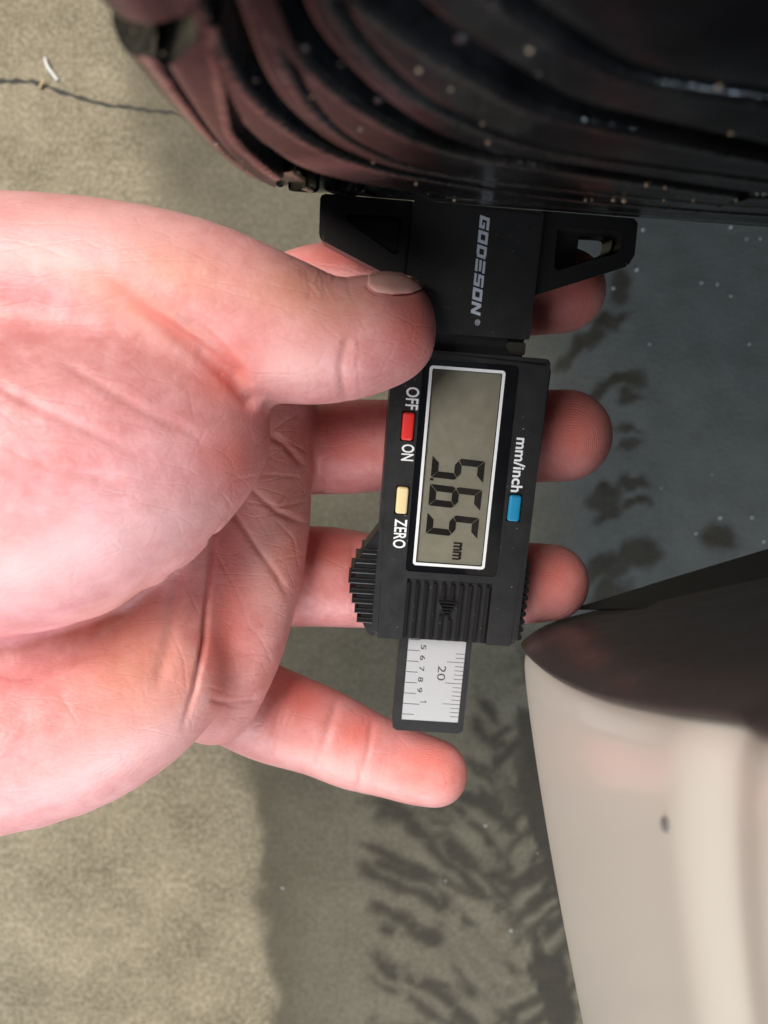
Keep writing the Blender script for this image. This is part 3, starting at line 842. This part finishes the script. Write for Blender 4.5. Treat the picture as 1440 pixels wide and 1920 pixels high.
# ================================================================== HAND
def surface_nets(D, org, h):
    nx, ny, nz = D.shape
    c = [D[:-1, :-1, :-1], D[1:, :-1, :-1], D[:-1, 1:, :-1], D[1:, 1:, :-1], D[:-1, :-1, 1:], D[1:, :-1, 1:], D[:-1, 1:, 1:], D[1:, 1:, 1:]]
    neg = np.zeros(c[0].shape, np.int8)
    for a in c: neg += (a < 0)
    act = np.argwhere((neg > 0) & (neg < 8))
    idx = -np.ones(c[0].shape, np.int32); idx[act[:, 0], act[:, 1], act[:, 2]] = np.arange(len(act))
    offs = np.array([(i & 1, (i >> 1) & 1, (i >> 2) & 1) for i in range(8)])
    vals = np.stack([D[act[:, 0]+o[0], act[:, 1]+o[1], act[:, 2]+o[2]] for o in offs], 1)
    acc = np.zeros((len(act), 3)); cnt = np.zeros(len(act))
    for i in range(8):
        for j in range(i+1, 8):
            if bin(i ^ j).count('1') != 1: continue
            a, b = vals[:, i], vals[:, j]; m = (a < 0) != (b < 0)
            t = np.where(m, a/np.where(m, a-b, 1), 0)
            p = offs[i]+(offs[j]-offs[i])*t[:, None]
            acc += np.where(m[:, None], p, 0); cnt += m
    V = (act+acc/cnt[:, None])*h+org
    F = []
    for ax in range(3):
        s0 = [slice(None)]*3; s1 = [slice(None)]*3; s0[ax] = slice(None, -1); s1[ax] = slice(1, None)
        a = D[tuple(s0)] < 0; b = D[tuple(s1)] < 0
        e = np.argwhere(a != b); u, v = [(1, 2), (2, 0), (0, 1)][ax]
        e = e[(e[:, u] > 0) & (e[:, v] > 0) & (e[:, u] < D.shape[u]-1) & (e[:, v] < D.shape[v]-1)]
        inside = a[e[:, 0], e[:, 1], e[:, 2]]
        def cell(du, dv):
            q = e.copy(); q[:, u] -= du; q[:, v] -= dv; return idx[q[:, 0], q[:, 1], q[:, 2]]
        q = np.stack([cell(1, 1), cell(0, 1), cell(0, 0), cell(1, 0)], 1)
        q[~inside] = q[~inside][:, ::-1]
        F.append(q)
    F = np.concatenate(F)
    return V, F[(F >= 0).all(1)]

def build_hand():
    h = 0.75
    lo = np.array([-135., -100., -225.]); hi = np.array([68., 74., -98.])
    N = np.ceil((hi-lo)/h).astype(int)+1
    ax = [lo[i]+h*np.arange(N[i]) for i in range(3)]
    BIG = 30.0
    def chain(pts, sub=4):
        """union of round cones through (px, py, depth, radius)"""
        D = np.full(N, BIG, np.float32)
        P0 = [np.r_[cpt(*p[:3]), p[3]] for p in pts]
        P0 = [2*P0[0]-P0[1]]+P0+[P0[-1]]
        Q = []
        for i in range(1, len(P0)-2):
            p0, p1, p2, p3 = P0[i-1:i+3]
            d1 = np.linalg.norm(p1[:3]-p0[:3])**.5+1e-3; d2 = np.linalg.norm(p2[:3]-p1[:3])**.5+1e-3; d3 = np.linalg.norm(p3[:3]-p2[:3])**.5+1e-3
            m1 = ((p1-p0)/d1-(p2-p0)/(d1+d2)+(p2-p1)/d2)*d2; m2 = ((p2-p1)/d2-(p3-p1)/(d2+d3)+(p3-p2)/d3)*d2
            for t in np.arange(sub)/sub:
                t2, t3 = t*t, t*t*t
                Q.append((2*t3-3*t2+1)*p1+(t3-2*t2+t)*m1+(-2*t3+3*t2)*p2+(t3-t2)*m2)
        Q.append(P0[-2])
        P = [(q[:3], q[3]) for q in Q]
        for (a, ra), (b, rb) in zip(P[:-1], P[1:]):
            m = max(ra, rb)+9
            sl = []
            for i in range(3):
                i0 = max(0, int((min(a[i], b[i])-m-lo[i])/h)); i1 = min(N[i], int((max(a[i], b[i])+m-lo[i])/h)+2)
                sl.append(slice(i0, max(i0, i1)))
            X, Y, Z = np.meshgrid(*[ax[i][sl[i]].astype(np.float32) for i in range(3)], indexing='ij', sparse=True)
            d = (b-a).astype(np.float32); L2 = float(d@d)
            t = np.clip(((X-a[0])*d[0]+(Y-a[1])*d[1]+(Z-a[2])*d[2])/L2, 0, 1)
            dist = np.sqrt((X-a[0]-t*d[0])**2+(Y-a[1]-t*d[1])**2+(Z-a[2]-t*d[2])**2)-(ra+t*(rb-ra))
            D[tuple(sl)] = np.minimum(D[tuple(sl)], dist)
        return D
    def smin(a, b, k):
        hh = np.clip(k-np.abs(a-b), 0, None)/k
        return np.minimum(a, b)-hh*hh*k*.25
    PALM = [
        ([(-620, 1150, 182, 24), (-150, 1150, 174, 20), (100, 1130, 178, 17), (300, 1100, 184, 13), (420, 1050, 187, 11)], 8),
        ([(-620, 1380, 182, 26), (-150, 1395, 166, 21), (120, 1372, 166, 17.8), (250, 1325, 169, 15), (325, 1290, 171, 11.5)], 7),
        ([(330, 1200, 176, 11), (362, 1060, 181, 10), (380, 960, 184, 9)], 7),
        ([(500, 690, 189, 11), (505, 800, 187, 10.5), (503, 900, 186, 10.5), (498, 1000, 186, 10.5), (478, 1110, 186, 10.5), (445, 1215, 186, 11), (402, 1312, 187, 10.7)], 5),
        ([(200, 700, 192, 18), (430, 700, 196, 13), (440, 860, 198, 12.5), (440, 1050, 198, 12.5), (400, 1220, 198, 12.5), (300, 1200, 190, 14), (100, 900, 190, 20)], 6),
        ([(-620, 900, 172, 34), (-150, 890, 156, 33), (100, 880, 152, 30.5), (255, 835, 152, 23.5), (365, 812, 153, 15), (408, 806, 154, 8.8)], 8),
    ]
    palm = None
    for pts, k in PALM:
        c = chain(pts); palm = c if palm is None else smin(palm, c, k)
    thumb0 = [(-620, 640, 172, 30), (-150, 556, 154, 20), (150, 547, 150, 17.6), (350, 575, 151, 16.8), (500, 614, 152, 14.6), (590, 636, 152.5, 12.9), (650, 638, 153, 11.9), (690, 628, 154, 11.6), (714, 622, 155, 10.8)]
    thumb = smin(chain(thumb0), chain([(714, 618, 155, 9.5), (735, 600, 155.5, 8.5), (728, 630, 155.5, 9.2)], 1), 2.0)
    fingers = [
        [(430, 640, 199, 12), (560, 562, 195, 12), (640, 542, 191, 11.4), (760, 540, 187, 10.7), (900, 543, 185, 10.8), (1000, 547, 184, 10.3), (1056, 545, 184, 10.0)],
        [(430, 850, 204, 12), (600, 842, 201, 11.9), (660, 838, 198, 12.1), (760, 832, 194, 11.2), (860, 826, 191.5, 11.5), (980, 819, 190.5, 11.5), (1060, 817, 190.5, 11.4)],
        [(420, 1090, 207, 12.5), (590, 1080, 206, 13.5), (690, 1088, 204, 12.6), (830, 1092, 200, 11.4), (930, 1093, 197.5, 11.0), (1031, 1092, 196.5, 9.9)],
        [(400, 1285, 206, 12.5), (500, 1335, 206, 12.6), (600, 1371, 205, 11.6), (665, 1401, 204.5, 10.9), (730, 1425, 204, 9.6), (780, 1440, 203, 9.3), (815, 1449, 202, 8.7)],
    ]
    thumb_pre = smin(palm, thumb, 4.0)
    D = thumb_pre
    for fpts in fingers:
        D = np.minimum(D, smin(palm, chain(fpts), 5.0))
    V, F = surface_nets(D.astype(np.float64), lo, h)
    # relax
    for it in range(8):
        S = np.zeros_like(V); C = np.zeros(len(V))
        for a, b in ((0, 1), (1, 2), (2, 3), (3, 0)):
            np.add.at(S, F[:, a], V[F[:, b]]); np.add.at(S, F[:, b], V[F[:, a]])
            np.add.at(C, F[:, a], 1); np.add.at(C, F[:, b], 1)
        V = V+.5*(S/C[:, None]-V)
    tmp = bpy.data.meshes.new('tmp'); tmp.from_pydata(V.tolist(), [], F.tolist()); tmp.update()
    to = bpy.data.objects.new('tmp', tmp); COL.objects.link(to)
    sb = to.modifiers.new('s', 'SUBSURF'); sb.levels = 1
    bpy.context.view_layer.update()
    me = bpy.data.meshes.new_from_object(to.evaluated_get(bpy.context.evaluated_depsgraph_get()))
    bpy.data.objects.remove(to); bpy.data.meshes.remove(tmp); me.name = 'hand'
    nvt = len(me.vertices)
    V = np.empty(nvt*3, np.float32); me.vertices.foreach_get('co', V); V = V.reshape(-1, 3).astype(np.float64)
    NR = np.empty(nvt*3, np.float32); me.vertex_normals.foreach_get('vector', NR); NR = NR.reshape(-1, 3)
    px = 720+V[:, 0]/-V[:, 2]*FPX; py = 960-V[:, 1]/-V[:, 2]*FPX; dp = -V[:, 2]
    # hairline creases
    face = NR[:, 2] > .15
    fine = np.zeros(nvt)
    def line(pts, dep=.16, w=2.6, d0=0, d1=999):
        pa = np.array(pts, float); lo_ = pa.min(0)-12; hi_ = pa.max(0)+12
        k = np.where(face & (px > lo_[0]) & (px < hi_[0]) & (py > lo_[1]) & (py < hi_[1]) & (dp > d0) & (dp < d1))[0]
        if len(k) == 0: return
        d = seg_dist(px[k], py[k], pts)
        fine[k] = np.maximum(fine[k], dep*np.exp(-(d/w)**2))
    for pts in [[(423, 934), (455, 985), (486, 1036), (505, 1060), (549, 1114)], [(510, 1051), (540, 1046), (569, 1041)], [(478, 840), (500, 815), (520, 800), (560, 775)], [(500, 805), (545, 830), (578, 850)],
                [(440, 900), (500, 890), (560, 895)], [(505, 965), (530, 930), (560, 895)], [(394, 1289), (437, 1303), (476, 1303)], [(430, 1325), (460, 1327), (490, 1320)], [(467, 1172), (490, 1200), (510, 1240)],
                [(112, 1303), (143, 1352)], [(400, 1030), (440, 1100), (470, 1180)], [(520, 980), (550, 1010), (560, 1060)], [(455, 940), (520, 950), (575, 940)], [(415, 1220), (450, 1225), (500, 1228)],
                [(450, 1370), (480, 1362), (505, 1345)], [(440, 1345), (470, 1345)], [(335, 1060), (350, 1100), (372, 1150)], [(320, 1180), (345, 1240), (350, 1300)]]:
        line(pts, .11, 2.3, 140, 200)
    rr = np.random.default_rng(5)
    for _ in range(90):                                       # crossing fine lines on the palm and pads
        bx, by, sx, sy, an0, an1 = [(500, 950, 60, 150, 20, 70), (430, 1230, 40, 110, -10, 60), (300, 1250, 90, 120, 30, 90), (250, 850, 170, 180, 15, 45), (150, 1380, 140, 80, -40, 10), (560, 700, 100, 40, 60, 110)][rr.integers(6)]
        x0 = bx+rr.normal()*sx*.6; y0 = by+rr.normal()*sy*.6; an = math.radians(rr.uniform(an0, an1)); L = rr.uniform(15, 55)
        q = [(x0, y0), (x0+L*math.cos(an)+rr.normal()*3, y0+L*math.sin(an)+rr.normal()*3), (x0+2*L*math.cos(an+.15), y0+2*L*math.sin(an+.15))]
        line(q, rr.uniform(.02, .06), 2.2)
    for (x0, y0), (x1, y1), n_ in [((600, 1385), (580, 1455), 7), ((655, 1345), (640, 1470), 8), ((720, 1400), (700, 1490), 6), ((520, 1330), (480, 1415), 6)]:  # little finger joints
        for k in range(n_):
            ox = rr.normal()*14; t0 = rr.uniform(0, .4); t1 = rr.uniform(.6, 1)
            line([(x0+(x1-x0)*t0+ox, y0+(y1-y0)*t0), (x0+(x1-x0)*(t0+t1)/2+ox+rr.normal()*4, y0+(y1-y0)*(t0+t1)/2), (x0+(x1-x0)*t1+ox+rr.normal()*5, y0+(y1-y0)*t1)], rr.uniform(.04, .09), 2.2)
    for x0, ya, yb, n_ in [(600, 770, 915, 7), (665, 1000, 1175, 8), (700, 770, 900, 4), (655, 620, 755, 4)]:
        for k in range(n_):
            ox = rr.normal()*13; a_ = rr.uniform(ya, (ya+yb)/2); b_ = rr.uniform((ya+yb)/2, yb)
            line([(x0+ox, a_), (x0+ox+rr.normal()*4, (a_+b_)/2), (x0+ox+rr.normal()*5, b_)], rr.uniform(.04, .08), 2.2)
    for k in range(16):                                       # knuckle wrinkles on the back of the thumb
        x0 = rr.uniform(560, 660); line([(x0, 505+.12*(x0-560)), (x0+rr.normal()*5, 530+.12*(x0-560)), (x0+12+rr.normal()*6, 560)], rr.uniform(.05, .12), 2.6, 0, 165)
    # creases and folds
    add = np.zeros(nvt)
    def carve(pts, w, dep, dmin, dmax, taper=True, ramp=None):
        nonlocal add
        d = seg_dist(px, py, pts)
        m = (dp > dmin) & (dp < dmax)
        s = 1.0
        if taper:
            pa = np.array(pts, float); tot = pa[-1]-pa[0]
            t = np.clip(((px-pa[0][0])*tot[0]+(py-pa[0][1])*tot[1])/(tot@tot), 0, 1)
            s = np.clip(np.minimum(t, 1-t)*6, 0, 1)
        if ramp is not None:
            pa = np.array(pts, float); tot = pa[-1]-pa[0]
            t = np.clip(((px-pa[0][0])*tot[0]+(py-pa[0][1])*tot[1])/(tot@tot), 0, 1)
            s = np.interp(t, np.linspace(0, 1, len(ramp)), ramp)
        add = add + np.where(m, dep*np.exp(-(d/w)**2)*s, 0)
    carve([(60, 455), (180, 520), (272, 583), (369, 651), (437, 710), (472, 750)], 14, 2.2, 115, 162, False, (0, .08, .35, .95, .75))
    carve([(330, 590), (390, 630), (440, 690), (470, 730)], 12, .9, 115, 160)
    carve([(412, 965), (400, 1010), (390, 1100), (384, 1200), (366, 1290), (340, 1375)], 6, 1.5, 150, 192, False, (.3, .8, 1, 1, .6, .0))
    carve([(335, 1040), (325, 1130), (315, 1210), (290, 1300)], 14, .7, 150, 190)
    carve([(-40, 705), (60, 757), (150, 800), (260, 850)], 10, .28, 110, 160)
    carve([(95, 665), (180, 715), (270, 770), (390, 825)], 10, .32, 110, 160)
    carve([(-20, 830), (120, 880), (250, 910)], 12, .25, 110, 160)
    carve([(-60, 1262), (60, 1262), (140, 1225), (240, 1150), (330, 1050)], 18, 1.0, 130, 185)
    carve([(415, 930), (470, 1010), (520, 1080), (545, 1130)], 7, .45, 165, 192)
    carve([(450, 900), (520, 960), (578, 985)], 6, .35, 165, 192)
    carve([(470, 800), (530, 830), (575, 880)], 6, .35, 165, 192)
    carve([(390, 1310), (430, 1320), (490, 1310)], 6, .4, 160, 192)
    carve([(597, 760), (592, 840), (600, 925)], 9, .7, 170, 200, False)
    carve([(664, 1000), (660, 1090), (668, 1180)], 9, .45, 170, 204)
    carve([(545, 1270), (520, 1350), (500, 1430)], 9, .6, 170, 206)
    carve([(636, 1300), (612, 1380), (590, 1460)], 9, .5, 170, 206)
    carve([(700, 1345), (690, 1410), (668, 1490)], 7, .4, 170, 206)
    carve([(655, 620), (640, 690), (650, 760)], 9, .35, 130, 165)
    carve([(690, 538), (705, 549), (735, 553), (768, 551), (788, 541)], 3.2, .45, 136, 168, False)
    V = V-NR*(fine+add)[:, None]
    # skin colour fields
    def blob(bx, by, rx, ry, ang=0, d0=0, d1=999):
        a = math.radians(ang); dx = px-bx; dy = py-by
        u = (dx*math.cos(a)+dy*math.sin(a))/rx; v = (-dx*math.sin(a)+dy*math.cos(a))/ry
        return np.exp(-(u*u+v*v))*((dp > d0) & (dp < d1))
    red = np.clip(fine/.2, 0, 1)*.35
    for b in [(1080, 520, 90, 90, 0, 170), (1060, 800, 110, 80, 0, 170), (1030, 1080, 80, 60, 0, 170), (800, 1430, 70, 50, 0, 170), (780, 610, 45, 80, 0, 0, 170),
              (420, 1180, 40, 170, 6, 165), (660, 840, 90, 60, 0, 170), (620, 1040, 80, 60, 0, 170), (640, 480, 90, 40, 0, 170), (560, 1310, 60, 60, 0, 170), (670, 1370, 50, 40, 0, 170),
              (430, 700, 50, 60, 40, 0, 170), (300, 600, 110, 14, 36, 0, 165), (440, 860, 60, 60, 0, 0, 170)]:
        red = np.maximum(red, blob(*b))
    tan = np.zeros(len(V))
    for b in [(560, 550, 160, 60, 12, 0, 170), (330, 500, 130, 60, 20, 0, 170), (250, 570, 160, 50, 30, 0, 170), (260, 1250, 130, 160, 0, 140, 190), (500, 960, 60, 160, 0, 170)]:
        tan = np.maximum(tan, blob(*b))
    pale = np.zeros(len(V))
    for b in [(120, 430, 200, 60, 0, 0, 170), (560, 690, 80, 50, 0, 0, 170), (100, 1050, 250, 70, -20, 0, 170), (200, 1420, 200, 60, -20, 0, 200), (480, 1000, 40, 100, 0, 165, 190), (640, 1440, 180, 30, 18, 170)]:
        pale = np.maximum(pale, blob(*b))
    # ridge-line coordinate (mm) round the finger pads
    ridge = np.zeros(len(V)); rmask = np.zeros(len(V))
    for bx, by, dd, rr in [(1035, 570, 184, 95), (1070, 835, 190, 95), (1030, 1110, 196, 80), (800, 1450, 202, 75), ]:
        q = np.hypot((px-bx)*1.15, (py-by)*.9); r_mm = q*dd/FPX
        mk = np.exp(-(q/rr)**4)*(np.abs(dp-dd) < 16)
        up = mk > rmask; ridge[up] = r_mm[up]; rmask[up] = mk[up]
    W = V*MM; W[:, 2] += H
    base = wpt(cpt(-100, 1000, 175))
    me.vertices.foreach_set('co', (W-np.array(base)).astype(np.float32).reshape(-1)); me.update()
    for nm, arr in (('red', red), ('tan', tan), ('pale', pale), ('ridge', ridge), ('rmask', rmask)):
        a = me.attributes.new(nm, 'FLOAT', 'POINT'); a.data.foreach_set('value', arr.astype(np.float32))
    m, n, l, b = new_mat('skin')
    tc = n.new('ShaderNodeTexCoord')
    def attr(nm):
        a = n.new('ShaderNodeAttribute'); a.attribute_name = nm; return a.outputs['Fac']
    def noise(s, d=4, r=.55):
        t = n.new('ShaderNodeTexNoise'); t.inputs['Scale'].default_value = s; t.inputs['Detail'].default_value = d; t.inputs['Roughness'].default_value = r
        l.new(tc.outputs['Object'], t.inputs['Vector']); return t.outputs['Fac']
    def mth(op, a, c):
        x = n.new('ShaderNodeMath'); x.operation = op
        for s, i in ((a, 0), (c, 1)):
            if isinstance(s, (int, float)): x.inputs[i].default_value = s
            else: l.new(s, x.inputs[i])
        return x.outputs[0]
    def mix(fac, a, c):
        x = n.new('ShaderNodeMix'); x.data_type = 'RGBA'
        if isinstance(fac, float): x.inputs['Factor'].default_value = fac
        else: l.new(fac, x.inputs['Factor'])
        for s, i in ((a, 6), (c, 7)):
            if isinstance(s, tuple): x.inputs[i].default_value = (*s, 1)
            else: l.new(s, x.inputs[i])
        return x.outputs[2]
    r = n.new('ShaderNodeValToRGB'); r.color_ramp.elements[0].position = .36; r.color_ramp.elements[0].color = (.66, .258, .250, 1)
    r.color_ramp.elements[1].position = .64; r.color_ramp.elements[1].color = (.79, .385, .385, 1)
    l.new(noise(150, 6, .68), r.inputs['Fac'])
    c = mix(mth('MULTIPLY', attr('tan'), .5), r.outputs['Color'], (.74, .36, .23))
    c = mix(mth('MULTIPLY', attr('pale'), .7), c, (.85, .50, .48))
    c = mix(mth('MULTIPLY', attr('red'), .78), c, (.76, .20, .165))
    l.new(c, b.inputs['Base Color'])
    b.inputs['Subsurface Weight'].default_value = .35
    b.inputs['Subsurface Radius'].default_value = (1.0, .35, .2)
    b.inputs['Subsurface Scale'].default_value = .0035
    b.inputs['Roughness'].default_value = .44
    b.inputs['Specular IOR Level'].default_value = .42
    # fine skin lines: stretched cells and a grain, plus the finger-print ridges
    mp = n.new('ShaderNodeMapping'); mp.inputs['Scale'].default_value = (520, 900, 700); mp.inputs['Rotation'].default_value = (0, 0, .5)
    l.new(tc.outputs['Object'], mp.inputs['Vector'])
    vo = n.new('ShaderNodeTexVoronoi'); vo.feature = 'DISTANCE_TO_EDGE'; vo.inputs['Scale'].default_value = 1
    l.new(mp.outputs[0], vo.inputs['Vector'])
    vl = mth('MINIMUM', vo.outputs['Distance'], .25)
    mp2 = n.new('ShaderNodeMapping'); mp2.inputs['Scale'].default_value = (90, 260, 160); mp2.inputs['Rotation'].default_value = (0, 0, -.35)
    l.new(tc.outputs['Object'], mp2.inputs['Vector'])
    vo2 = n.new('ShaderNodeTexVoronoi'); vo2.feature = 'DISTANCE_TO_EDGE'; vo2.inputs['Scale'].default_value = 1
    l.new(mp2.outputs[0], vo2.inputs['Vector'])
    vl2 = mth('MINIMUM', vo2.outputs['Distance'], .06)
    wv = mth('MULTIPLY', mth('SINE', mth('MULTIPLY', attr('ridge'), 10.5), 0), attr('rmask'))
    hgt = mth('ADD', mth('ADD', mth('MULTIPLY', vl, .5), mth('MULTIPLY', vl2, 3.4)), mth('ADD', mth('MULTIPLY', wv, .12), mth('MULTIPLY', noise(1100, 3), .34)))
    bp = n.new('ShaderNodeBump'); bp.inputs['Strength'].default_value = .5; bp.inputs['Distance'].default_value = .00035
    l.new(hgt, bp.inputs['Height']); l.new(bp.outputs['Normal'], b.inputs['Normal'])
    o = link('hand', me, m, None, True); o.location = base
    tag(o, "person's bare left hand, palm up, pinching the black gauge between thumb and fingers", 'hand')
    # thumb nail: a curved plate on the upper side of the thumb end
    from mathutils.kdtree import KDTree
    sel = np.where((NR[:, 2] > .02) & (px > 660) & (px < 830) & (py > 480) & (py < 620) & (dp < 166))[0]
    kd = KDTree(len(sel))
    for i, k in enumerate(sel): kd.insert((px[k], py[k], 0), i)
    kd.balance()
    Vn, Fn = [], []; nu, nv = 20, 14
    for i in range(nu+1):
        s = i/nu; x_ = 690+99*s
        ylo = float(np.interp(s, [0, .15, .45, .8, 1], [537, 549, 553.5, 551, 541]))
        col = sel[np.abs(px[sel]-x_) < 4]; ytop = py[col].min()+1.5
        for j in range(nv+2):
            f_ = min(1, j/nv)**.8
            y_ = ylo+(ytop-ylo)*f_
            near = kd.find_n((x_, y_, 0), 8)
            ks_ = [sel[q[1]] for q in near]
            P_ = V[ks_].mean(0); N_ = NR[ks_].mean(0); N_ /= np.linalg.norm(N_)
            # keep the wanted pixel position on the skin, then lift
            P_ = cpt(x_, y_, -P_[2])
            lift = .42*min(1, .25+s*2.2)*min(1, .35+f_*3)
            P_ = P_+N_*lift
            if j == nv+1: P_ = P_+np.array([0, -.8, -4.0])
            Vn.append(wpt(P_)-base)
            if i and j:
                q = nv+2; Fn.append(((i-1)*q+j-1, (i-1)*q+j, i*q+j, i*q+j-1))
    nm_ = simple('nail', (.76, .42, .37), .30, coat=.15); nm_.node_tree.nodes['Principled BSDF'].inputs['Subsurface Weight'].default_value = .2
    nm_.node_tree.nodes['Principled BSDF'].inputs['Subsurface Scale'].default_value = .001
    nl = from_py('thumbnail', Vn, Fn, nm_, o, True)
    so = nl.modifiers.new('thickness', 'SOLIDIFY'); so.thickness = .0006; so.offset = 0
build_hand()
